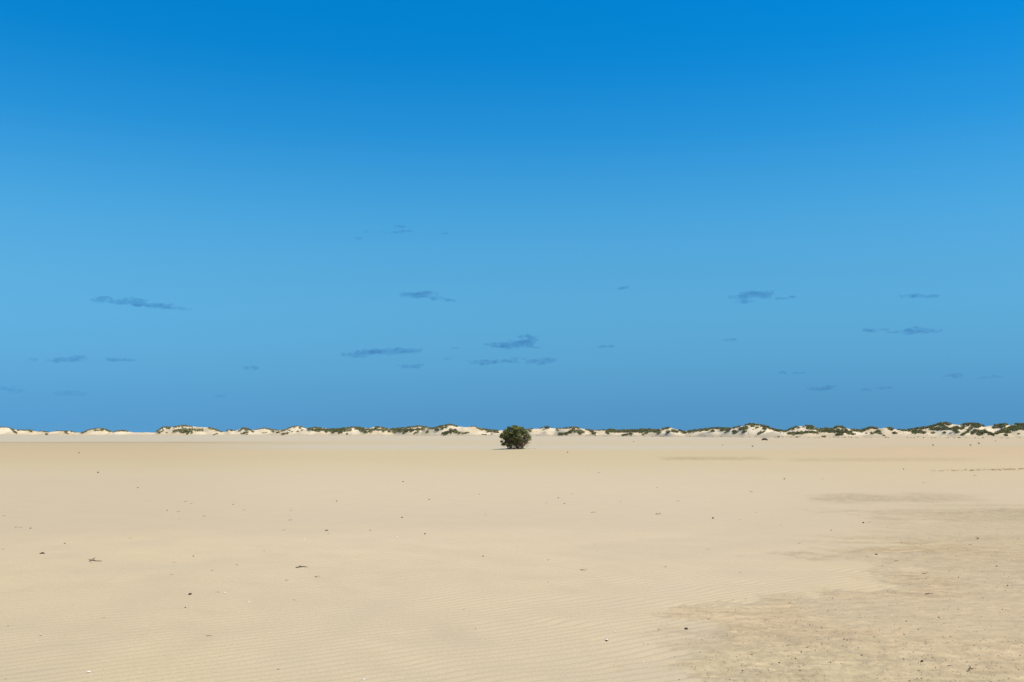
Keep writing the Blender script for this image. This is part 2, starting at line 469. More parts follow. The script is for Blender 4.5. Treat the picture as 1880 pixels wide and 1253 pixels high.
# low hummocks along the foot
foot = np.exp(-((W2 - 4) / 5.0) ** 2) * (fbm(XX * 0.16, DD * 0.16, 117, 3) - 0.38) * 1.1
HH = HH + np.clip(foot, -0.1, 1)
def blur(A, n):
    for _ in range(n):
        A = np.pad(A, 1, mode='edge')
        A = (A[1:-1, 1:-1] * 2 + A[:-2, 1:-1] + A[2:, 1:-1] + A[1:-1, :-2] + A[1:-1, 2:]) / 6.0
    return A
HH = blur(HH, 3)
fw_ = 11.0 + 9.0 * (fbm(XX * 0.03, DD * 0.0, 141, 3) - .4)
edge = np.minimum(sstep(0, fw_, W2), sstep(0, 8, WMAX - W2))
HH = HH * edge - (1 - sstep(0, 2.0, W2)) * 0.25 - (1 - sstep(0, 2.0, WMAX - W2)) * .3
dV = np.stack([XX, DD, HH], -1).reshape(-1, 3)
ii = np.arange(NS - 1)[:, None] * NW; jj = np.arange(NW - 1)[None, :]
dF = np.stack([ii + jj, ii + NW + jj, ii + NW + jj + 1, ii + jj + 1], -1).reshape(-1, 4)
dm = mesh_np('dunes', dV, dF)
nz = fbm(XX * 0.09, DD * 0.09, 121, 4)[..., None]
warm = alb(233, 217, 184) * 0.98; pale = alb(240, 228, 202) * 1.02
dcol = warm + (pale - warm) * sstep(0.38, 0.6, nz)
low = alb(214, 200, 172)
fl = (1 - sstep(0.3, 1.6, HH))[..., None]
dcol = dcol * (1 - fl) + low * fl
color_attr(dm, 'soil', dcol.reshape(-1, 3))
float_attr(dm, 'crust', np.zeros(len(dV)))
dunes = link('sand_dunes', dm, None, M_SAND)
tag(dunes, 'long ridge of pale coastal dunes closing off the flat', kind='structure')

PX, PY = proj(XX, DD, HH)
def dune_hit(px, py):
    """first point of the dune face seen along a sight line -> world position"""
    s = (px - scol[0]) / (scol[1] - scol[0])
    i = int(np.clip(round(s), 0, NS - 1))
    col = PY[i]
    idx = np.nonzero(col <= py)[0]
    j = int(idx[0]) if len(idx) else int(np.argmin(col))
    x = (px - 940) / FPX * DD[i, j]
    return x, DD[i, j], HH[i, j]

# ------------------------------------------------------------------ leaves
def leaf_cloud(centres, radii, nleaf, size, colfn, flat=0.8, seed=1, up=0.35, aspect=0.5):
    """leaf quads spread through blobs; returns verts, faces, colours"""
    g = np.random.default_rng(seed)
    n = len(centres)
    cen = np.repeat(np.asarray(centres), nleaf, 0)
    rad = np.repeat(np.asarray(radii), nleaf)
    m = len(cen)
    d = g.normal(size=(m, 3)); d /= np.linalg.norm(d, axis=1)[:, None]
    rr = g.random(m) ** 0.45
    off = d * (rr * rad)[:, None]
    off[:, 2] *= flat
    p = cen + off
    nrm = d * 0.6 + g.normal(size=(m, 3)) * 0.7 + np.array([0, 0, up])
    nrm /= np.linalg.norm(nrm, axis=1)[:, None]
    t = np.cross(nrm, g.normal(size=(m, 3))); t /= np.linalg.norm(t, axis=1)[:, None]
    b = np.cross(nrm, t)
    s = (size * (0.6 + 0.8 * g.random(m)))
    if np.ndim(size) == 0:
        s = s
    s = s[:, None]
    V = np.stack([p - t * s, p + b * s * aspect + nrm * s * 0.15, p + t * s, p - b * s * aspect + nrm * s * 0.15], 1).reshape(-1, 3)
    F = np.arange(m * 4).reshape(-1, 4)
    colr = colfn(np.repeat(np.arange(n), nleaf), g, m)
    return V, F, np.repeat(colr, 4, 0)

G_DARK = np.array([0.068, 0.078, 0.032]); G_MID = np.array([0.115, 0.125, 0.042]); G_LITE = np.array([0.20, 0.20, 0.062]); G_BRN = np.array([0.17, 0.125, 0.075])

# ------------------------------------------------------------------ scrub on the dunes
# patches of low scrub: polyline (px of the photograph, mapped onto the dune face) and thickness
STROKES = [
 ([(566,790),(592,790),(640,791)],3.2),([(600,790),(635,790)],2.6),([(652,788),(700,790),(735,790),(780,789)],2.8),([(1112,793),(1160,793),(1212,792)],2.8),([(1135,790.5),(1200,790)],1.8),([(1262,793),(1300,790)],1.8),([(1500,793),(1560,794)],1.6),([(1705,790),(1760,788)],1.4),([(1835,790),(1880,788)],1.8),([(895,792),(915,795)],1.6),
 ([(0,784.5),(18,785),(26,788)],1.6),([(0,788.5)],2.2),([(22,787),(35,796)],2.8),([(35,790),(65,789.5)],2.6),([(60,792.5)],2.6),([(75,792),(93,794)],1.8),([(90,798)],2.4),
 ([(106,791.3),(120,791.3)],1.6),([(125,794)],3.0),([(133,792.5),(144,794)],1.8),([(128,797)],1.3),([(153,796),(165,791)],2.2),([(166,789.5),(185,786.2),(208,792.7)],2.0),([(190,790)],2.6),([(175,791),(188,790.5)],1.6),([(197,790),(206,793.5)],2.6),([(211,794),(220,791),(239,792)],2.2),
 ([(290,793),(303,784.5),(316,785)],2.6),([(292,796),(303,792)],2.2),([(307,787.5),(315,787)],1.8),([(309,795)],1.4),([(320,785),(340,782),(353,783.5)],2.4),([(338,786)],1.3),([(355,785)],1.4),
 ([(320,793),(340,789.5),(375,790.5)],3.4),([(333,793),(355,794)],3.4),([(347,797)],1.8),([(385,786),(410,793)],2.6),([(393,799),(403,796.5)],1.0),([(417,791.5),(426,789),(433,792)],1.8),([(440,793),(449,786),(460,789),(468,794)],2.6),([(455,790)],3.4),([(445,797),(458,795)],2.6),([(470,789.5),(480,787.8)],1.4),
 ([(480,787.5),(487,786.5),(500,790),(505,794)],1.8),([(505,791)],3.4),([(513,790)],2.0),([(483,796),(492,795)],0.9),([(508,796),(528,789),(540,783.5)],1.8),([(535,783.5),(550,782.5),(560,785.5)],1.4),([(542,786)],1.4),([(552,787)],1.8),([(533,791)],1.4),([(538,793)],1.3),([(548,793)],1.7),([(556,790)],1.8),([(518,798),(531,796)],2.2),
 ([(565,788),(580,785),(592,787)],2.6),([(585,791)],4.4),([(575,790)],2.6),([(595,789.5)],2.4),([(601,793)],3.2),([(612,792)],4.8),([(625,793)],4.8),([(618,789),(640,787.5)],2.6),([(628,788),(650,785),(672,786.5)],2.0),([(643,790)],3.4),([(665,790)],4.2),([(639,797)],1.8),([(672,794)],3.4),([(681,793)],3.2),([(688,787),(695,784),(712,787.5)],2.4),([(705,793)],1.8),([(716,793)],2.6),
 ([(720,789),(745,786),(770,783),(791,787)],2.8),([(725,794)],3.4),([(735,792)],4.2),([(746,791)],4.2),([(756,791)],3.6),([(768,789)],3.0),([(742,796)],2.4),([(760,797),(770,793)],1.6),([(785,794)],2.0),([(793,788),(810,783.5),(826,780),(841,783.5)],2.6),([(803,790)],3.4),([(812,787)],3.6),([(819,786)],2.4),([(812,798),(822,795),(835,793),(845,796)],3.2),([(837,790)],2.4),([(819,798)],2.0),([(848,797),(862,795)],1.2),([(865,783.5),(874,784)],1.4),([(875,786),(885,790)],1.8),([(885,788.5),(916,792.5)],2.6),([(895,794)],1.8),([(893,799),(885,799)],0.9),
 ([(962,790),(977,787.8)],2.0),([(973,792)],2.4),([(990,787.3),(997,786)],1.4),([(1023,790)],2.6),([(1025,787),(1041,787)],1.4),([(1044,787),(1053,784),(1063,787.5)],2.4),([(1055,788),(1040,797)],2.6),([(1025,798),(1042,798)],2.8),([(1045,795),(1060,792),(1072,795)],3.2),([(1065,797)],2.4),([(1075,789),(1085,792),(1092,799)],3.0),([(1090,796)],2.8),([(1085,791),(1110,790.5)],1.0),([(1112,791.5),(1120,789),(1131,791)],3.4),([(1115,796)],2.6),([(1135,793)],2.4),([(1145,793),(1155,792)],3.4),([(1165,791.5)],4.0),([(1176,793)],4.2),([(1190,791)],4.2),([(1160,797),(1140,800)],1.6),([(1180,799)],1.3),([(1186,796)],2.4),
 ([(1202,791.5)],4.0),([(1208,796)],2.4),([(1214,789),(1228,785.5)],2.4),([(1225,794)],3.0),([(1235,792)],3.2),([(1241,794)],2.4),([(1245,790),(1258,796)],3.2),([(1262,793),(1275,792)],3.2),([(1285,792)],1.8),([(1280,789.5),(1300,787.5),(1318,786),(1341,787.5)],2.4),([(1307,792)],2.4),([(1325,790)],3.4),([(1334,790)],3.4),([(1345,787),(1357,783.5)],1.8),([(1348,794)],3.4),([(1355,789),(1370,786)],3.2),([(1365,793)],2.4),([(1368,780),(1378,779),(1391,781.5)],1.8),([(1380,783)],2.4),([(1388,786)],1.7),([(1395,782.5),(1405,784),(1416,788.5)],2.6),([(1402,788)],3.2),([(1390,798),(1400,793)],1.6),([(1418,789.5),(1440,793)],2.6),
 ([(1440,793),(1450,788),(1462,784)],1.8),([(1464,787)],1.3),([(1455,790)],1.0),([(1478,781.5),(1491,785)],2.4),([(1483,787)],3.2),([(1490,788.5)],2.6),([(1495,787.5),(1502,792)],2.6),([(1445,797),(1470,796),(1485,794),(1500,796)],2.0),([(1505,789),(1522,787.5)],1.7),([(1513,793),(1522,791)],2.4),([(1526,789.5)],2.4),([(1523,794)],2.4),([(1530,786.5),(1539,784),(1550,787)],2.2),([(1537,790)],2.2),([(1545,793)],3.0),([(1540,797)],3.4),([(1535,800)],1.7),([(1551,791)],1.7),([(1556,797)],2.4),([(1563,798)],2.0),([(1560,790),(1577,792)],2.6),([(1577,793),(1598,785.3),(1607,787.5)],2.6),([(1605,796),(1610,792),(1614,797)],2.4),([(1597,797)],1.6),([(1632,787.5)],3.2),([(1640,796)],2.4),([(1646,790),(1661,791)],1.4),
 ([(1665,791),(1690,786),(1701,785.5)],2.6),([(1675,794)],3.4),([(1685,793)],3.4),([(1693,795)],2.4),([(1700,785.5),(1720,780),(1730,777.2),(1741,779.5)],1.8),([(1709,787)],3.2),([(1718,787)],2.4),([(1710,796)],1.7),([(1728,782)],2.6),([(1733,786)],2.8),([(1723,789)],1.4),([(1738,780.5)],1.8),([(1730,796)],1.7),([(1750,790)],3.4),([(1754,786)],2.8),([(1755,795)],1.6),([(1763,788),(1767,784)],2.2),([(1764,780.5),(1776,778.5)],1.7),([(1774,782)],1.7),([(1780,778.5),(1790,778.7),(1801,783.5)],2.2),([(1785,782)],2.8),([(1793,783.5)],2.4),([(1775,790)],1.7),([(1780,787)],2.0),([(1763,800),(1775,792)],1.6),([(1780,798),(1788,791)],2.0),([(1793,800),(1792,792)],2.0),([(1800,800),(1797,793)],1.6),([(1800,791),(1820,800)],2.2),([(1825,781),(1846,780)],1.8),([(1823,786)],2.0),([(1830,784.5),(1841,783.5)],1.7),([(1825,797),(1845,789),(1860,784),(1882,780.5)],2.4),([(1840,795),(1848,791)],2.4),([(1848,795)],2.0),([(1843,800)],1.6),([(1860,790)],3.4),([(1868,787)],3.0),([(1875,785)],2.4),([(1862,779.2),(1884,781.5)],1.7),
]
pts = []
for poly, th in STROKES:
    P = np.array(poly, float)
    if len(P) == 1:
        n = max(9, int(th * th * 5.5))
        for _ in range(n):
            a, q = random.uniform(0, 6.283), math.sqrt(random.random()) * th
            pts.append((P[0, 0] + math.cos(a) * q * 1.15, P[0, 1] + math.sin(a) * q * 0.8))
    else:
        seg = np.linalg.norm(np.diff(P, axis=0), axis=1)
        for (a, b), L in zip(zip(P[:-1], P[1:]), seg):
            n = max(6, int(L * th * 2.6))
            for _ in range(n):
                t = random.random()
                e = random.gauss(0, 0.42)
                q = a + (b - a) * t
                pts.append((q[0] + random.gauss(0, .5), q[1] + e * th))
# more beyond both ends of the view, following the crests
for k in range(900):
    x = random.choice([random.uniform(-400, -2), random.uniform(1882, 2260)])
    y = np.interp(x, SX, SY) + abs(random.gauss(0, 1)) * 6 * (0.3 + 0.7 * (vnoise(np.array([x * .05]), np.array([0.5]), 5)[0] > .45)) + 1
    pts.append((x, min(y, 802)))
cens, rads = [], []
for (x, y) in pts:
    X0, Y0, Z0 = dune_hit(x, y)
    r = random.uniform(0.22, 0.62)
    cens.append((X0 + random.gauss(0, .15), Y0 + random.gauss(0, 0.5), Z0 + r * 0.22)); rads.append(r)
# hidden back slopes carry scrub as well
for _ in range(2500):
    i = random.randrange(NS); j = random.randrange(45, NW - 12)
    if HH[i, j] > 1.5 and fbm(XX[i:i+1, j] * .08, DD[i:i+1, j] * .08, 131, 3)[0] > 0.52 and PY[i, j] > PY[i, :j].min() + 0.6:
        r = random.uniform(0.35, 0.8)
        cens.append((XX[i, j], DD[i, j], HH[i, j] + r * 0.2)); rads.append(r)
# sparse tufts over the bare faces
for _ in range(2600):
    i = random.randrange(NS); j = random.randrange(6, 60)
    if scol[i] < 480 and random.random() < .5: continue
    if HH[i, j] > 0.8 and fbm(XX[i:i+1, j] * .12, DD[i:i+1, j] * .12, 137, 3)[0] > 0.50:
        r = random.uniform(0.10, 0.30)
        cens.append((XX[i, j] + random.gauss(0, .3), DD[i, j], HH[i, j] + r * 0.2)); rads.append(r)
# thin tufts strewn along the dune foot
for _ in range(420):
    i = random.randrange(NS); j = random.choice([1, 2, 3, 4, 5, 6, 7, 8, 10])
    if scol[i] < 900 and random.random() < .45: continue
    r = random.uniform(0.12, 0.34)
    cens.append((XX[i, j] + random.gauss(0, .4), DD[i, j], max(0, HH[i, j]) + r * 0.3)); rads.append(r)
def scrub_cols(idx, g, m):
    n = idx.max() + 1
    t = g.random(n); br = (g.random(n) < 0.30)
    base = G_DARK + (G_MID - G_DARK) * t[:, None]
    base[br] = G_BRN * (0.5 + 0.5 * t[br, None])
    c = base[idx] * (0.7 + 0.6 * g.random(m))[:, None]
    return c * 1.75
cens = np.array(cens); rads = np.array(rads)
V, F, cl = leaf_cloud(cens, rads, 16, np.repeat(rads * 0.42, 16), scrub_cols, flat=0.75, seed=3, aspect=0.55)
me = mesh_np('dune_scrub', V, F, False); color_attr(me, 'tint', cl)
tag(link('dune_scrub', me, None, M_SCRUB), 'dark olive scrub covering the crests and faces of the dunes', 'scrub', kind='stuff')

# shrubs on the dunes that stand out one by one
SHRUBS = [
 (1003, 788, 6.0, 1.0, 'dark spreading shrub crowning the dune just right of the lone bush'),
 (1789, 787, 5.2, 1.0, 'broad shrub on the right-hand dune with dark runners below it'),
 (1510, 802.6, 4.2, 0.55, 'low dark shrub at the dune foot, widest of those standing clear of the slope'),
 (1620, 801, 2.8, 0.9, 'small rounded shrub alone at the dune foot below the pale bare face'),
 (1460, 803.6, 2.4, 0.9, 'tiny dark shrub on the sand apron left of the low wide shrub'),
 (828, 791, 4.6, 1.0, 'dark shrub in the face of the tallest dune left of the lone bush'),
 (427, 792, 2.8, 1.1, 'single shrub on the small bare knoll between two left dunes'),
 (903, 798, 2.2, 1.1, 'small upright shrub at the dune foot close left of the lone bush'),
 (1427, 803, 2.6, 0.8, 'ragged little shrub at the dune foot right of the dark driftwood log'),
 (1635, 791.5, 3.8, 1.1, 'bushy shrub on the shoulder right of the pale bare dune face'),
 (1588, 797, 2.6, 0.9, 'green shrub low on the slope left of the pale bare dune face'),
 (1822, 798, 3.0, 1.0, 'round shrub in the gully between the two rightmost dunes'),
 (1866, 798.6, 3.0, 1.0, 'dark shrub at the foot of the rightmost dune'),
 (1742, 796.5, 3.0, 0.7, 'low shrub at the foot of the highest right-hand dune'),
 (1459, 785.5, 2.0, 1.0, 'lone dot of shrub high on the bare left flank of the whale-backed dune'),
 (1473, 785.5, 2.6, 1.0, 'shrub near the top of the whale-backed dune, right of a lone dot'),
 (1381, 790, 1.8, 0.8, 'isolated shrub in the middle of the tall bare dune face'),
 (1331, 795, 2.6, 0.8, 'small shrub low in the bare face of the broad middle-right dune'),
 (456, 798.6, 2.0, 0.9, 'small shrub at the foot of the green peaked dune on the left'),
 (1678, 798, 2.0, 0.7, 'bright green tuft at the dune foot left of the highest right-hand dune'),
]
for si, (x, y, rp, fl, lab) in enumerate(SHRUBS):
    X0, Y0, Z0 = dune_hit(x, y)
    Z0 = max(Z0, 0)
    rm = rp * Y0 / FPX
    o = empty('dune_shrub', (X0, Y0, Z0))
    tag(o, lab, 'shrub', 'shrubs standing out on the dunes')
    g = random.Random(si)
    cc, rr2 = [], []
    for k in range(16):
        a, q = g.uniform(0, 6.283), math.sqrt(g.random())
        cc.append((math.cos(a) * q * rm * 0.85, math.sin(a) * q * rm * 0.7, rm * fl * g.uniform(0.15, 0.95) * (1.05 - 0.5 * q))); rr2.append(rm * g.uniform(0.26, 0.42))
    bright = 2.2 if 'bright green' in lab else 1.4
    V, F, cl = leaf_cloud(np.array(cc), np.array(rr2), 34, np.repeat(np.array(rr2) * 0.30, 34), lambda i, gg, m: (G_DARK + (G_MID - G_DARK) * gg.random(i.max() + 1)[:, None])[i] * (0.7 + .6 * gg.random(m))[:, None] * bright, seed=100 + si)
    me = mesh_np('crown', V, F, False); color_attr(me, 'tint', cl)
    tag(link('crown', me, o, M_SCRUB), kind='stuff')
    bm = bmesh.new()
    for k in range(5):
        a = k * 1.256 + g.random()
        r = bmesh.ops.create_cone(bm, segments=5, radius1=rm * .05, radius2=rm * .02, depth=rm * 0.9, cap_ends=True)
        mt = Matrix.Translation((math.cos(a) * rm * .25, math.sin(a) * rm * .25, rm * fl * 0.35)) @ Matrix.Rotation(a, 4, 'Z') @ Matrix.Rotation(0.6, 4, 'Y')
        bmesh.ops.transform(bm, matrix=mt, verts=r['verts'])
    me = bpy.data.meshes.new('stem'); bm.to_mesh(me); bm.free()
    link('stem', me, o, M_BARK)

# ------------------------------------------------------------------ tubes (stems, twigs)
def tube_into(VV, FF, path, radii, seg=6):
    base = len(VV)
    P = [Vector(p) for p in path]
    prev = None
    for k, p in enumerate(P):
        t = (P[min(k + 1, len(P) - 1)] - P[max(k - 1, 0)]).normalized()
        ref = Vector((0, 0, 1)) if abs(t.z) < 0.9 else Vector((1, 0, 0))
        a = t.cross(ref).normalized() if prev is None else (prev - t * prev.dot(t)).normalized()
        prev = a
        b = t.cross(a)
        for s in range(seg):
            ang = 2 * math.pi * s / seg
            VV.append(tuple(p + (a * math.cos(ang) + b * math.sin(ang)) * radii[k]))
    for k in range(len(P) - 1):
        for s in range(seg):
            i0 = base + k * seg + s; i1 = base + k * seg + (s + 1) % seg
            FF.append((i0, i1, i1 + seg, i0 + seg))
    FF.append(tuple(base + s for s in reversed(range(seg))))
    FF.append(tuple(base + (len(P) - 1) * seg + s for s in range(seg)))

def tube_mesh(name, VV, FF):
    me = bpy.data.meshes.new(name)
    me.from_pydata(VV, [], FF)
    me.polygons.foreach_set('use_smooth', [True] * len(me.polygons))
    me.update()
    return me

# ------------------------------------------------------------------ the lone bush
def build_bush():
    base = ground_at(947, 826)
    g = random.Random(42)
    root = empty('lone_bush', (base.x, base.y, 0.06))
    root.scale = (1, 1, 0.93)
    tag(root, 'lone green bush with splayed stems standing in the middle of the flat', 'bush')
    W = base.y / FPX                                   # metres per photograph pixel there
    # crown clusters: outline half-widths by height (m)
    prof_z = [0.30, 0.55, 0.85, 1.2, 1.6, 1.95, 2.2, 2.42]
    prof_l = [0.95, 1.42, 1.50, 1.52, 1.50, 1.22, 0.85, 0.35]
    prof_r = [0.55, 0.95, 1.40, 1.42, 1.22, 1.00, 0.70, 0.30]
    cl, rd = [], []
    tries = 0
    while len(cl) < 250 and tries < 9000:
        tries += 1
        z = g.uniform(0.36, 2.36)
        l_, r_ = np.interp(z, prof_z, prof_l), np.interp(z, prof_z, prof_r)
        a = g.uniform(0, 6.283); q = math.sqrt(g.random())
        x = math.cos(a) * q; y = math.sin(a) * q * 1.25
        x = x * (r_ if x > 0 else l_)
        r = g.uniform(0.15, 0.27)
        if q > .9 and g.random() < .35: r *= .7
        if z < 0.72 and q < 0.45: continue
        if z < 0.62 and 0.2 < x < 0.8 and g.random() < .7: continue
        # gaps
        if mnoise.noise(Vector((x * 1.8, y * 1.8, z * 1.8 + 3))) < -0.26: continue
        if any((x - c[0]) ** 2 + (y - c[1]) ** 2 + (z - c[2]) ** 2 < 0.17 ** 2 for c in cl): continue
        cl.append((x, y, z)); rd.append(r)
    def cols(idx, gg, m):
        n = idx.max() + 1
        t = gg.random(n)[:, None]
        base_c = np.where(t < .35, G_DARK * 1.3, np.where(t < .7, G_MID * 1.35, G_LITE * 1.15))
        zz = np.array([c[2] for c in cl])[:, None]
        base_c = np.where((gg.random(n)[:, None] < .30) & (zz < 1.1), G_BRN * 0.9, base_c)
        return base_c[idx] * (0.85 + 0.75 * gg.random(m))[:, None]
    V, F, cc = leaf_cloud(np.array(cl), np.array(rd), 75, 0.062, cols, flat=0.8, seed=9, up=0.4, aspect=0.45)
    me = mesh_np('crown', V, F, False); color_attr(me, 'tint', cc)
    tag(link('crown', me, root, M_LEAF), kind='stuff')
    # stems, each with its limbs reaching into the crown
    bases = [(-0.62, 0.1), (-0.42, -0.3), (-0.22, 0.25), (-0.08, -0.15), (0.08, 0.3), (0.18, -0.3), (0.34, 0.1), (0.5, -0.2), (0.62, 0.2), (-0.3, 0.0), (0.0, 0.05), (0.42, -0.42), (-0.5, 0.35), (0.25, 0.42)]
    free = list(range(len(cl)))
    for bi, (bx, by) in enumerate(bases):
        VV, FF = [], []
        top = Vector((bx * 1.5 + g.uniform(-.15, .15), by * 1.5 + g.uniform(-.15, .15), g.uniform(0.5, 0.8)))
        b0 = Vector((bx, by, -0.08))
        mid = b0.lerp(top, 0.5) + Vector((g.uniform(-.07, .07), g.uniform(-.07, .07), 0))
        r0 = g.uniform(0.035, 0.06)
        tube_into(VV, FF, [b0, mid, top], [r0 * 1.25, r0, r0 * 0.75], 7)
        mine = sorted(free, key=lambda i: (cl[i][0] - top.x) ** 2 + (cl[i][1] - top.y) ** 2)[:18]
        free = [i for i in free if i not in mine]
        for i in mine:
            e = Vector(cl[i])
            s = b0.lerp(top, g.uniform(0.55, 1.0))
            m1 = s.lerp(e, 0.45) + Vector((g.uniform(-.08, .08), g.uniform(-.08, .08), 0.08))
            rr = r0 * g.uniform(0.28, 0.45)
            tube_into(VV, FF, [s, m1, e], [rr, rr * 0.7, rr * 0.3], 5)
        link('stem', tube_mesh('stem', VV, FF), root, M_BARK)
    # bare twigs sticking out low on both sides
    for k in range(30):
        VV, FF = [], []
        s = Vector((g.uniform(-.7, .7), g.uniform(-.6, .6), g.uniform(-.02, .3)))
        e = s + Vector((s.x * g.uniform(.3, .9) + g.uniform(-.2, .2), g.uniform(-.3, .3), g.uniform(.4, .8)))
        tube_into(VV, FF, [s, s.lerp(e, .5) + Vector((g.uniform(-.06, .06), 0, 0)), e], [0.022, 0.017, 0.008], 5)
        for q in range(3):
            s2 = s.lerp(e, g.uniform(.3, .9)); e2 = s2 + Vector((g.uniform(-.3, .3), g.uniform(-.2, .2), g.uniform(.05, .3)))
            tube_into(VV, FF, [s2, e2], [0.012, 0.005], 4)
        link('stem', tube_mesh('stem', VV, FF), root, M_BARK)
    for k in range(26):
        VV, FF = [], []
        sgn = 1 if k % 3 else -1
        s = Vector((sgn * g.uniform(0.5, 0.95), g.uniform(-.7, .7), g.uniform(0.35, 1.0)))
        e = s + Vector((sgn * g.uniform(0.35, 0.75), g.uniform(-.25, .25), g.uniform(-0.28, 0.25)))
        m1 = s.lerp(e, .5) + Vector((0, 0, g.uniform(-.06, .1)))
        tube_into(VV, FF, [s, m1, e], [0.016, 0.012, 0.005], 5)
        for q in range(3):
            s2 = s.lerp(e, g.uniform(.4, .9)); e2 = s2 + Vector((sgn * g.uniform(.05, .22), g.uniform(-.15, .15), g.uniform(-.18, .18)))
            tube_into(VV, FF, [s2, e2], [0.009, 0.004], 4)
        link('twig', tube_mesh('twig', VV, FF), root, M_BARK)
    # wind-blown litter under it
    VV, FF = [], []
    for k in range(170):
        a, q = g.uniform(0, 6.283), abs(g.gauss(0, .8))
        p = Vector((math.cos(a) * q * 1.1, math.sin(a) * q * 1.1, 0.05 + g.random() * .03))
        e = p + Vector((g.uniform(-.25, .25), g.uniform(-.25, .25), g.uniform(-.02, .03)))
        tube_into(VV, FF, [p, e], [0.012, 0.006], 4)
    o = link('leaf_litter', tube_mesh('leaf_litter', VV, FF), None, M_STRAW)
    o.location = (base.x, base.y, 0.06)
    tag(o, 'dry twigs and litter lying on the sand under the lone bush', 'litter', kind='stuff')
build_bush()

# ------------------------------------------------------------------ debris on the flat
def gz(x, y):
    X = np.array([x]); Y = np.array([y]); rr = math.hypot(x, y)
    c = crust_mask(X, Y)
    return float(ripple_height(X, Y, c)[0] * (rr < 22) + (fbm(X * .35, Y * .35, 61, 3)[0] - .5) * .007 * (1 - sstep(40, 90, rr)))

def chip_mesh(name, seed, sx=1.0, sy=0.7, sz=0.55):
    bm = bmesh.new()
    bmesh.ops.create_icosphere(bm, subdivisions=2, radius=0.5)
    for v in bm.verts:
        n = mnoise.noise(v.co * 2.6 + Vector((seed * 7.7, 0, 0))) * 0.55 + mnoise.noise(v.co * 6 + Vector((0, seed * 3.1, 0))) * 0.2
        v.co *= 1 + n
        v.co.x *= sx; v.co.y *= sy; v.co.z *= sz
    me = bpy.data.meshes.new(name); bm.to_mesh(me); bm.free()
    return me

def shell_mesh(name, seed):
    """a ribbed valve, hollow side down"""
    nu, nv = 15, 7
    VV, FF = [], []
    for layer in (0, 1):
        for i in range(nv):
            for j in range(nu):
                t = i / (nv - 1); a = (j / (nu - 1) - 0.5) * 2.3
                rad = t * (1 + 0.05 * math.cos(j * math.pi))
                VV.append((math.sin(a) * rad * 0.55, math.cos(a) * rad * 0.62 - 0.3, 0.30 * math.sin(math.pi * (0.12 + 0.88 * t) * 0.95 + 0.1) * (1 - 0.35 * abs(a)) + 0.015 * math.cos(j * math.pi) - layer * 0.035))
    q = nu * nv
    for i in range(nv - 1):
        for j in range(nu - 1):
            a = i * nu + j
            FF.append((a, a + 1, a + nu + 1, a + nu)); FF.append((q + a + nu, q + a + nu + 1, q + a + 1, q + a))
    for j in range(nu - 1):
        a = (nv - 1) * nu + j
        FF.append((a, a + 1, q + a + 1, q + a))
    return tube_mesh(name, VV, FF)

def twig_mesh(name, seed, forks=2, bend=0.12, rise=0.08):
    g = random.Random(seed)
    VV, FF = [], []
    path = [Vector((-0.5, 0, 0.03))]
    for k in range(1, 6):
        path.append(Vector((-0.5 + k * 0.2, g.uniform(-bend, bend) * 0.8, 0.03 + abs(g.gauss(0, rise)) * (1 if k < 5 else .3))))
    tube_into(VV, FF, path, [0.042, 0.045, 0.038, 0.034, 0.026, 0.014], 6)
    for f in range(forks):
        k = g.randint(1, 3); s = path[k]
        e = s + Vector((g.uniform(-.3, -.05) if f % 2 == 0 else g.uniform(.1, .3), g.choice((-1, 1)) * g.uniform(.12, .3), g.uniform(0.05, .22)))
        m_ = s.lerp(e, .5) + Vector((0, 0, .04))
        tube_into(VV, FF, [s, m_, e], [0.028, 0.02, 0.01], 5)
    return tube_mesh(name, VV, FF)

CHIPS = [chip_mesh('chip', s, 1.0, g_[0], g_[1]) for s, g_ in enumerate([(.7, .5), (.55, .6), (.8, .75), (.45, .4), (.6, .8)])]
SHELLS = [shell_mesh('shell', s) for s in range(2)]
TWIGS = [twig_mesh('twig', s, f, b, r) for s, (f, b, r) in enumerate([(0, .06, .03), (1, .12, .05), (2, .14, .08), (3, .18, .12), (0, .22, .06)])]
for m_ in CHIPS: m_.materials.append(M_CHIP)
for m_ in SHELLS: m_.materials.append(M_SHELL)
for m_ in TWIGS: m_.materials.append(M_TWIG)

def place(me, name, px, py, wpx, lab, cat, group=None, rot=None, mat=None, zs=1.0):
    p = ground_at(px, py)
    s = wpx * 0.8 * p.length / FPX
    if mat is not None and me.materials[0] != mat:
        me = me.copy(); me.materials[0] = mat
    o = bpy.data.objects.new(name, me); C.objects.link(o)
    o.location = (p.x, p.y, gz(p.x, p.y) + s * 0.10 * zs)
    o.scale = (s, s, s * zs)
    o.rotation_euler = (0, 0, random.uniform(0, 6.283) if rot is None else rot)
    return tag(o, lab, cat, group)

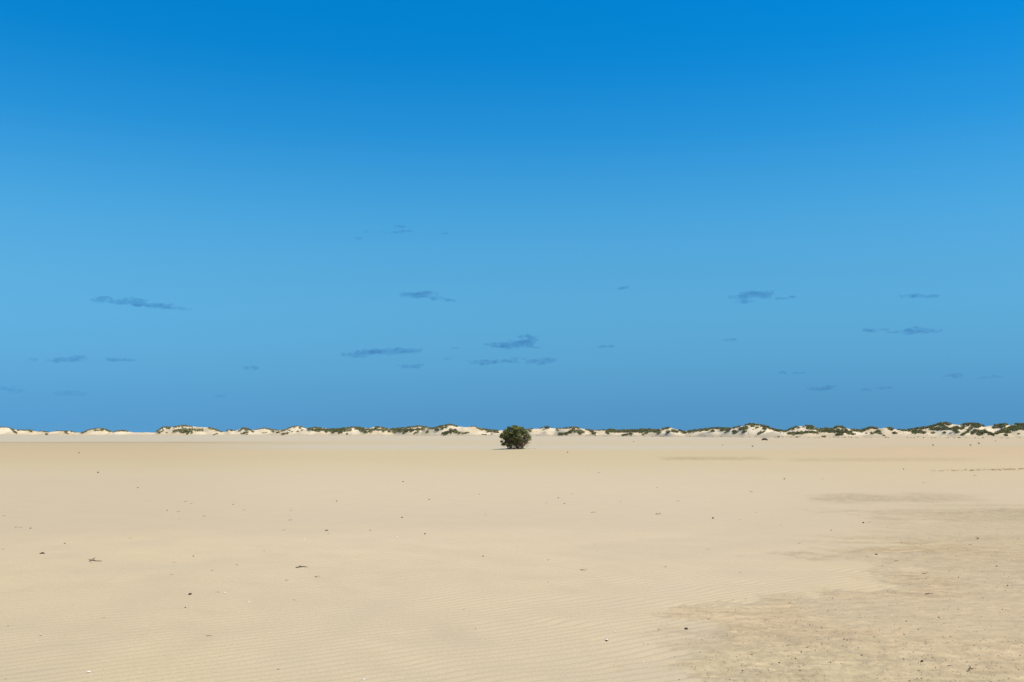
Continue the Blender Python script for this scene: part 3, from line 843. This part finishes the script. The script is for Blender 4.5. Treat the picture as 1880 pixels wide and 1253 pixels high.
# pieces that can be told apart (largest ones)
BIG = [
 ('twig', 3, 176, 1034, 26, 0.15, 'forked dark twig with a long tail lying on the far left sand'),
 ('twig', 1, 556, 1043, 30, 0.05, 'thin dark twig with a knobbly left end, left of the picture centre'),
 ('twig', 2, 1209, 946, 13, 0.0, 'small dark twig on smooth sand below and right of the lone bush'),
 ('twig', 3, 1785, 1231, 24, 0.5, 'arched branching twig in the lower right corner of the crust'),
 ('twig', 1, 1706, 1093, 18, 0.1, 'dark stick on the coarse crust near the right edge'),
 ('twig', 4, 1699, 1055, 15, 0.1, 'slender curved stick on the upper crust'),
 ('twig', 2, 1796, 991, 14, 1.0, 'upright broken twig at the upper right of the crust'),
 ('twig', 0, 1646, 1031, 12, 0.3, 'thick dark stick end where ripples meet the crust'),
 ('twig', 4, 1072, 1048, 18, 0.0, 'pale curved twig on the ripples below the lone bush'),
 ('twig', 4, 583, 1060, 13, -0.1, 'short bowed stick just right of the thin dark twig'),
 ('twig', 1, 1744, 1224, 13, 0.3, 'short broken twig left of the arched branching twig'),
 ('twig', 0, 384, 1170, 13, 0.0, 'straight thin stick on the lower left ripples'),
 ('twig', 2, 982, 1069, 11, 0.3, 'small forked twig on the ripples at the centre'),
 ('twig', 0, 1090, 942, 13, 0.0, 'straight faint stick on smooth sand below the bush, nearer the centre'),
 ('chip', 0, 600, 975, 8, 0, 'black lump of debris left of centre, largest on the smooth sand'),
 ('chip', 1, 77, 1017, 9, 0, 'dark clod near the left edge with a faint trail'),
 ('chip', 2, 1260, 1154, 8, 0, 'dark round pebble at the left part of the crust'),
 ('chip', 3, 1391, 1200, 8, 0, 'flat dark pebble on the crust near the bottom'),
 ('chip', 1, 1693, 1215, 9, 0, 'black angular chip near the lower right of the crust'),
 ('chip', 4, 349, 1093, 7, 0, 'small black pebble on the left ripples below the forked twig'),
 ('chip', 3, 1469, 1233, 8, 0, 'long black chip at the bottom edge of the crust'),
 ('chip', 2, 1609, 1019, 6, 0, 'lone black pebble at the upper left rim of the crust'),
]
for kind, k, x, y, w, rz, lab in BIG:
    if kind == 'twig':
        place(TWIGS[k], 'twig', x, y, w, lab, 'twig', None, rz, M_STRAW if ('faint' in lab or 'pale' in lab) else M_TWIG)
    else:
        place(CHIPS[k], 'debris_chip', x, y, w, lab, 'debris', None)
SPECK_OBJS, FRAG_OBJS = [], []
LEFT = [(604,981),(316,1056),(435,1038),(484,1013),(535,938),(533,956),(30,970),(39,970),(56,971),(239,991),(328,941),(341,922),(352,926),(307,938),(375,949),(449,937),(738,951),(892,947),(780,982),(22,1111),(15,1150),(190,1137),(467,1218),(511,1233),(11,1247),(873,1153),(787,1136),(818,1145),(340,1118),(253,896),(145,832),(119,998),(320,1033),(355,1023),(390,1048),(401,1087),(522,974),(383,1005),(8,948),(428,927),(618,921),(329,953),(180,868),(740,885),(788,918),(880,908),(526,1066),(540,1103),(680,975),(887,1022),(7,1009)]
RIGHT = [(1309,953),(1358,955),(1388,943),(1050,908),(1036,925),(1004,925),(1207,896),(1100,869),(1007,1072),(1007,1030),(1010,1024),(1468,998),(1451,1108),(1042,831),(1434,966),(1140,923),(1245,921),(1025,915),(1380,904),(1440,880),(1511,880),(1659,862),(1696,887),(1790,874),(1300,1010),(1222,1043),(1360,1051),(1092,1000)]
CRUST = [(1526,975),(1577,949),(1585,961),(1597,960),(1677,1001),(1690,1001),(1707,989),(1869,991),(1782,1001),(1621,1040),(1665,1025),(1494,1107),(1346,1104),(1362,1103),(1369,1101),(1181,1182),(1378,1147),(1247,1251),(1384,1248),(1363,1232),(1239,1208),(1730,1217),(1703,1226),(1806,1245),(1723,1134),(1664,1141),(1733,1172),(1659,1210),(1550,1174),(1563,1201),(1431,1217),(1297,1215),(1320,1190),(1550,1145),(1500,1160),(1630,1085),(1760,1060),(1830,1040),(1850,1075),(1805,1098),(1840,1120),(1760,1120),(1600,1100),(1520,1122),(1660,1165),(1845,1170),(1480,1190),(1410,1170),(1530,1215),(1620,1235),(1870,1230),(1700,1180)]
ORD = ['nearest', 'second nearest', 'third nearest', 'fourth nearest', 'fifth nearest', 'sixth nearest', 'seventh nearest', 'eighth nearest', 'ninth nearest', 'tenth nearest', 'eleventh nearest', 'twelfth nearest']
SHORT = {176: 'forked twig at far left', 556: 'thin twig with knobbly end', 1209: 'small twig below the lone bush', 1785: 'arched branching twig', 1706: 'dark stick near right edge', 1699: 'slender curved stick', 1796: 'upright broken twig', 1646: 'thick stick end', 1072: 'pale curved twig', 384: 'straight stick at lower left', 982: 'small forked centre twig', 1090: 'straight faint stick', 600: 'black lump left of centre', 77: 'dark clod by left edge', 1260: 'dark round pebble', 1391: 'flat dark pebble', 1693: 'black angular chip', 349: 'black pebble on left ripples', 1469: 'long black chip', 1609: 'lone black pebble on crust rim'}
def name_by_neighbours(objs, what):
    bins = {}
    for o, x, y in objs:
        bx, by = min(((b[2], b[3]) for b in BIG if b[2] in SHORT), key=lambda q: (q[0] - x) ** 2 + (3 * (q[1] - y)) ** 2)
        dx, dy = x - bx, (y - by)
        rel = ('right of' if dx > 0 else 'left of') if abs(dx) > abs(dy) else ('below' if dy > 0 else 'above')
        bins.setdefault((bx, rel), []).append((math.hypot(dx, dy), o))
    for (bx, rel), lst in bins.items():
        lst.sort(key=lambda q: q[0])
        for k, (_, o) in enumerate(lst):
            o['label'] = (ORD[k] + ' ' if len(lst) > 1 else '') + what + ' ' + rel + ' the ' + SHORT[bx]
def specks(lst, lab, group, lo, hi, tw=0.3):
    for (x, y) in lst:
        w = random.uniform(lo, hi)
        if random.random() < tw:
            o = place(random.choice(TWIGS[:3]), 'debris_speck', x, y, w * 1.9, lab, 'debris', group, random.uniform(-.4, .4), random.choice((M_TWIG, M_STRAW)))
        else:
            o = place(random.choice(CHIPS), 'debris_speck', x, y, w, lab, 'debris', group)
        SPECK_OBJS.append((o, x, y))
specks(LEFT, 'tiny dark speck of debris on the smooth sand left of the lone bush', 'debris specks on the left sand', 2.9, 4.4, 0.65)
specks(RIGHT, 'tiny dark speck of debris on the smooth sand right of the lone bush', 'debris specks on the right sand', 2.8, 4.2, 0.65)
specks(CRUST, 'tiny dark chip lying on the coarse crusty patch at lower right', 'debris specks on the crust', 2.4, 4.0, 0.45)
place(SHELLS[0], 'seashell', 1114, 1178, 12, 'white curved seashell on the ripples beside the crust, largest of the shells', 'shell', None, 0.6)
place(SHELLS[1], 'seashell', 668, 1251, 11, 'white seashell cut by the bottom edge left of centre', 'shell', None, 2.0)
place(SHELLS[0], 'seashell', 163, 1238, 8, 'white seashell at the lower left corner', 'shell', None, 4.0)
for (x, y) in [(1129,1160),(641,987),(559,991),(729,988),(411,1067),(413,1089),(75,1168),(907,1110),(852,1121),(457,1107),(624,1099),(808,1111)]:
    FRAG_OBJS.append((place(random.choice(SHELLS), 'shell_fragment', x, y, random.uniform(3.5, 5.5), 'x', 'shell', 'shell fragments on the ripples'), x, y))
for (x, y) in [(1181,1219),(1345,1181),(1337,1165),(1661,1204),(1490,1181),(1770,1206),(1655,990),(1300,1225),(1413,1230)]:
    FRAG_OBJS.append((place(random.choice(SHELLS), 'shell_fragment', x, y, random.uniform(4, 6), 'x', 'shell', 'shell fragments on the crust'), x, y))
name_by_neighbours(SPECK_OBJS, 'tiny dark speck')
name_by_neighbours(FRAG_OBJS, 'tiny white shell fragment')

# fine grit on the crust: uncountable
def build_grit():
    g = np.random.default_rng(5)
    n = 42000
    th = g.uniform(-R(3), R(36), n); rr = 5.5 * (34 / 5.5) ** g.random(n)
    X, Y = rr * np.sin(th), rr * np.cos(th)
    c = crust_mask(X, Y)
    keep = g.random(n) < c * 0.9
    X, Y, rr = X[keep], Y[keep], rr[keep]
    n = len(X)
    tet = np.array([[1, 0, -.3], [-.5, .8, -.3], [-.5, -.8, -.3], [0, 0, .6]])
    tf = np.array([[0, 1, 3], [1, 2, 3], [2, 0, 3], [0, 2, 1]])
    s = g.lognormal(math.log(0.0040), 0.35, n)
    a = g.uniform(0, 6.28, n)
    rot = np.stack([np.cos(a), -np.sin(a), np.sin(a), np.cos(a)], 1).reshape(-1, 2, 2)
    base = tet[None] * s[:, None, None] * g.uniform(.6, 1.4, (n, 4, 3))
    base[:, :, :2] = np.einsum('nij,nkj->nki', rot, base[:, :, :2])
    cc = crust_mask(X, Y)
    z = (fbm(X * 5.5, Y * 16, 51, 3) - 0.5) * 0.034 * cc + (fbm(X * .35, Y * .35, 61, 3) - .5) * .007
    V = base + np.stack([X, Y, z + s * 0.25], 1)[:, None, :]
    F = (tf[None] + (np.arange(n) * 4)[:, None, None]).reshape(-1, 3)
    t = g.random(n)[:, None]
    col = np.where(t < .80, np.array([.26, .185, .115]), np.where(t < .88, np.array([.10, .072, .05]), np.array([.62, .57, .48])))
    me = mesh_np('shell_grit', V.reshape(-1, 3), F, False)
    color_attr(me, 'tint', np.repeat(col, 4, 0))
    tag(link('shell_grit', me, None, M_GRIT), 'fine dark and white shell grit strewn over the coarse crust', 'grit', kind='stuff')
build_grit()

# brown wrack line in the right middle distance
def build_wrack():
    g = random.Random(3)
    VV, FF = [], []
    for k in range(110):
        t = g.random() ** 0.75
        x = 1700 + t * 300; y = 866.8 - (x - 1700) * 0.022 + g.gauss(0, .35)
        p = ground_at(x, y)
        for q in range(2):
            a = g.uniform(0, 6.283); L = g.uniform(.03, .10)
            s = Vector((p.x + g.gauss(0, .06), p.y + g.gauss(0, .2), 0.02)); e = s + Vector((math.cos(a) * L, math.sin(a) * L, g.uniform(0, .05)))
            tube_into(VV, FF, [s, s.lerp(e, .5) + Vector((0, 0, .025)), e], [.007, .009, .004], 4)
    o = link('wrack_line', tube_mesh('wrack_line', VV, FF), None, plain_material('brown_wrack', (0.44, 0.31, 0.18)))
    tag(o, 'thin line of brown dried wrack running off the right edge of the flat', 'wrack', kind='stuff')
build_wrack()

# driftwood and tufts far out on the flat
def build_log():
    p = ground_at(1404, 809.2)
    VV, FF = [], []
    s = p.length / FPX
    g = random.Random(8)
    path = [(-5.5 * s, 0, .12), (-2.5 * s, .2, .28), (0, 0, .36), (2.4 * s, .1, .24), (5.5 * s, -.1, .12)]
    tube_into(VV, FF, path, [.10, .19, .23, .19, .09], 8)
    tube_into(VV, FF, [(-1 * s, 0, .34), (-2.6 * s, .2, .62), (-4.0 * s, .1, .66)], [.08, .06, .025], 6)
    tube_into(VV, FF, [(1.2 * s, 0, .3), (2.4 * s, -.3, .55), (3.1 * s, -.3, .62)], [.07, .05, .02], 6)
    o = link('driftwood_log', tube_mesh('driftwood_log', VV, FF), None, M_TWIG)
    o.location = (p.x, p.y, 0)
    tag(o, 'dark driftwood log lying on the flat before the tall right-hand dune', 'driftwood')
build_log()
FAR = [(1382, 821, 2.6, 'small dry tuft alone on the flat below the tall bare dune'), (1713, 819, 2.6, 'small dry tuft on the far flat under the highest right-hand dune'), (1782, 819, 2.4, 'small dry tuft on the far right flat, left one of a close pair'), (1797, 816, 2.8, 'small dry tuft on the far right flat, right one of a close pair'), (1327, 817.5, 1.6, 'tiny dry tuft on the far flat left of the driftwood log'), (1163, 812, 1.8, 'tiny dry tuft on the far flat right of the lone bush'), (1828, 811, 1.6, 'tiny dry tuft close to the foot of the rightmost dune')]
for i, (x, y, r, lab) in enumerate(FAR):
    p = ground_at(x, y); rm = r * p.length / FPX
    g = random.Random(i)
    VV, FF = [], []
    for k in range(34):
        a = g.uniform(0, 6.283); t = g.uniform(.2, 1)
        e = Vector((math.cos(a) * rm * t, math.sin(a) * rm * t, rm * g.uniform(.5, 1.3)))
        tube_into(VV, FF, [Vector((0, 0, -.03)), e * .5 + Vector((0, 0, rm * .2)), e], [rm * .05, rm * .035, rm * .012], 4)
    o = link('dry_tuft', tube_mesh('dry_tuft', VV, FF), None, M_STRAW)
    o.location = (p.x, p.y, 0)
    tag(o, lab, 'tuft', 'dry tufts on the far flat')

# ------------------------------------------------------------------ clouds: real volumes, kilometres away
def cloud_material():
    m = bpy.data.materials.new('cloud_vapour')
    m.use_nodes = True
    n, l = m.node_tree.nodes, m.node_tree.links
    n.clear()
    out = n.new('ShaderNodeOutputMaterial')
    ab = n.new('ShaderNodeVolumeAbsorption'); ab.inputs['Color'].default_value = (0.05, 0.47, 0.72, 1)
    sc = n.new('ShaderNodeVolumeScatter'); sc.inputs['Color'].default_value = (0.4, 0.6, 0.8, 1)
    at = nd(n, 'ShaderNodeAttribute', attribute_type='OBJECT', attribute_name='vapour')
    geo = n.new('ShaderNodeNewGeometry')
    mp = n.new('ShaderNodeMapping'); mp.inputs['Scale'].default_value = (1 / 70., 1 / 70., 1 / 34.)
    nz = n.new('ShaderNodeTexNoise'); nz.inputs['Scale'].default_value = 1.0; nz.inputs['Detail'].default_value = 3
    l.new(geo.outputs['Position'], mp.inputs[0]); l.new(mp.outputs[0], nz.inputs['Vector'])
    mr = n.new('ShaderNodeMapRange'); mr.inputs[1].default_value = .36; mr.inputs[2].default_value = .64; mr.inputs[3].default_value = 0.15; mr.inputs[4].default_value = 1.7
    l.new(nz.outputs[0], mr.inputs[0])
    k = nd(n, 'ShaderNodeMath', operation='MULTIPLY'); l.new(mr.outputs[0], k.inputs[0]); l.new(at.outputs['Fac'], k.inputs[1])
    k2 = nd(n, 'ShaderNodeMath', operation='MULTIPLY'); l.new(k.outputs[0], k2.inputs[0]); k2.inputs[1].default_value = 0.18
    l.new(k.outputs[0], ab.inputs['Density']); l.new(k2.outputs[0], sc.inputs['Density'])
    ad = n.new('ShaderNodeAddShader'); l.new(ab.outputs[0], ad.inputs[0]); l.new(sc.outputs[0], ad.inputs[1])
    l.new(ad.outputs[0], out.inputs['Volume'])
    return m
M_CLOUD = cloud_material()

CLOUDS = [
 ([(201,555,16,6.5),(248,552,13,6),(240,557,34,5.5),(275,560,36,5.5),(310,564,30,3.8),(340,566,12,2)], 1.0, 'long grey-blue cloud tapering to the right, alone at the left above the dunes'),
 ([(752,543,17,6),(785,541,19,7.5),(768,544,26,4),(802,548,16,4),(825,552,10,4)], .9, 'ragged dark cloud high above and left of the lone bush'),
 ([(1140,530,6,3),(1149,528,8,3.5)], .75, 'tiny tilted cloud scrap high right of the lone bush'),
 ([(1362,545,20,7),(1388,543,24,9),(1370,554,20,4),(1408,540,10,5)], 1.0, 'rounded cloud with a pinkish middle at upper right'),
 ([(1437,548,14,3),(1452,546,9,2.6)], .8, 'small flat cloud just right of the rounded pinkish cloud'),
 ([(1670,543,13,4),(1688,545,16,5),(1708,546,12,3.4)], .9, 'flat dark cloud highest of the group at the far right'),
 ([(1600,607,13,5),(1615,606,18,3),(1636,611,8,4)], .8, 'low hump-backed cloud, left of the far-right pair'),
 ([(1680,608,22,6.5),(1690,605,13,6),(1710,609,13,4)], 1.0, 'dark hump-shaped cloud, right of the far-right pair'),
 ([(650,653,24,5),(690,648,36,7),(730,645,32,7),(757,643,18,5)], 1.0, 'longest low cloud slanting up to the right, left of the lone bush'),
 ([(940,635,44,6.5),(915,633,25,6),(960,629,24,6),(984,638,14,2.2),(968,619,18,4.6),(978,624,8,5)], 1.0, 'stacked two-layer cloud directly above the lone bush'),
 ([(888,666,30,5),(925,664,26,4),(952,659,14,3)], .8, 'thin flat cloud under the two-layer cloud, left side'),
 ([(990,665,24,6),(1008,661,16,5)], .85, 'smooth lens-shaped cloud low right above the lone bush'),
 ([(750,674,18,4.5),(767,671,12,4)], .8, 'small flat cloud under the longest slanting cloud'),
 ([(822,659,8,3)], .6, 'faint wisp between the slanting cloud and the two-layer cloud'),
 ([(835,639,6,3)], .55, 'tiny wisp left of the two-layer cloud'),
 ([(1107,637,8,3.5),(1118,637,10,4)], .85, 'little cloud alone right of the lone bush, at mid height'),
 ([(1341,625,13,4)], .65, 'faint little cloud below the rounded pinkish cloud'),
 ([(62,660,7,4)], .8, 'dot of cloud at far left, first of a row of three'),
 ([(115,662,24,5),(139,658,15,6.5)], .8, 'low cloud at far left, middle of a row of three'),
 ([(213,661,14,4),(230,661,17,3.4)], .8, 'flat low cloud at left, last of a row of three'),
 ([(460,676,14,5)], .65, 'pale blur of cloud between the left row and the slanting cloud'),
 ([(1503,714,20,4),(1522,711,13,4.5)], .85, 'low slanting cloud near the horizon at right'),
 ([(1592,716,12,3.4),(1620,713,14,3.4)], .6, 'faint broken cloud near the horizon right of the slanting one'),
 ([(1753,689,15,5)], .8, 'small round cloud near the horizon at far right'),
 ([(1812,694,9,2.8),(1828,692,9,2.8)], .6, 'faint flat cloud at far right near the horizon'),
 ([(1467,685,11,3)], .7, 'short thin cloud low at right, right one of two dots'),
 ([(1437,684,5,3.2)], .7, 'short thin cloud low at right, left one of two dots'),
 ([(10,714,16,5),(28,717,14,5)], .6, 'dim cloud on the left edge near the horizon'),
 ([(130,723,30,5.5)], .45, 'very faint broad cloud near the horizon at far left'),
 ([(405,727,11,3)], .45, 'very faint small cloud near the horizon left of centre'),
 ([(735,416,11,2.4),(742,424,13,2.4),(725,427,16,2.2),(703,427,7,2.4)], .75, 'faint feathery wisps highest in the sky left of centre'),
 ([(670,425,5,3.5),(660,438,9,3)], .65, 'faintest pair of wisps beside the feathery ones high in the sky'),
 ([(815,429,8,4)], .7, 'faint speck of cloud high in the sky near the centre'),
]
dg = None
tmp = []
for ci, (blobs, tau, lab) in enumerate(CLOUDS):
    g = random.Random(ci * 13 + 1)
    cx = sum(b[0] for b in blobs) / len(blobs); cy = sum(b[1] for b in blobs) / len(blobs)
    d = ray(cx, cy); d = d / np.linalg.norm(d)
    dist = 950.0 / d[2]
    dist = min(dist, 22000.0)
    cen = Vector(d) * dist + Vector((0, 0, CAM_H))
    mpp = dist / FPX * 1.0
    fw = Vector((d[0], d[1], 0)).normalized(); rt = Vector((fw.y, -fw.x, 0)); up = Vector((0, 0, 1))
    bm = bmesh.new()
    rymin = min(b[3] for b in blobs) * mpp
    for (bx, by, rx, ry) in blobs:
        sub = []
        n = max(4, int(rx / ry * 2.2))
        for k in range(n):
            t = (k + .5) / n * 2 - 1
            env = math.sqrt(max(0.05, 1 - t * t))
            sub.append((bx + t * rx * .88 + g.uniform(-.1, .1) * rx, by + g.uniform(-.38, .34) * ry * env, ry * g.uniform(.7, 1.9) * (0.45 + .6 * env), ry * g.uniform(.55, 1.0) * (0.35 + .65 * env)))
        for k in range(n):
            t = g.uniform(-1.1, 1.1)
            sub.append((bx + t * rx, by + g.uniform(-.75, .6) * ry, ry * g.uniform(.4, 1.1), ry * g.uniform(.14, .32)))
        for (sx, sy, wx, wz) in sub:
            m_ = bmesh.ops.create_icosphere(bm, subdivisions=3, radius=1.0)
            off = rt * ((sx - cx) * mpp) + up * (-(sy - cy) * mpp) + fw * (g.uniform(-.35, .35) * rx * .5 * mpp)
            sd_ = g.uniform(0, 50)
            for v in m_['verts']:
                q = v.co.copy()
                q *= 1 + 0.30 * mnoise.noise(q * 1.4 + Vector((sd_, 0, 0))) + 0.16 * mnoise.noise(q * 3.4 + Vector((0, sd_, 0)))
                v.co = rt * (q.x * wx * mpp) + fw * (q.y * wx * mpp * 1.2) + up * (q.z * wz * mpp) + off
    me = bpy.data.meshes.new('cloud'); bm.to_mesh(me); bm.free()
    o = bpy.data.objects.new('cloud', me); C.objects.link(o)
    md = o.modifiers.new('union', 'REMESH'); md.mode = 'VOXEL'; md.voxel_size = max(rymin * 0.16, 1.2)
    sm = o.modifiers.new('soft', 'SMOOTH'); sm.factor = 0.5; sm.iterations = 2
    o.location = cen
    me.materials.append(M_CLOUD)
    thick = 2 * np.mean([b[3] for b in blobs]) * 1.6 * mpp
    o['vapour'] = float(0.52 * tau / thick)
    tag(o, lab, 'cloud', 'small clouds low over the dunes')
    tmp.append(o)
bpy.context.view_layer.update()
dg = bpy.context.evaluated_depsgraph_get()
for o in tmp:
    nm = bpy.data.meshes.new_from_object(o.evaluated_get(dg))
    nm.name = 'cloud'
    old = o.data
    o.modifiers.clear()
    o.data = nm
    if not nm.materials:
        nm.materials.append(M_CLOUD)
    bpy.data.meshes.remove(old)
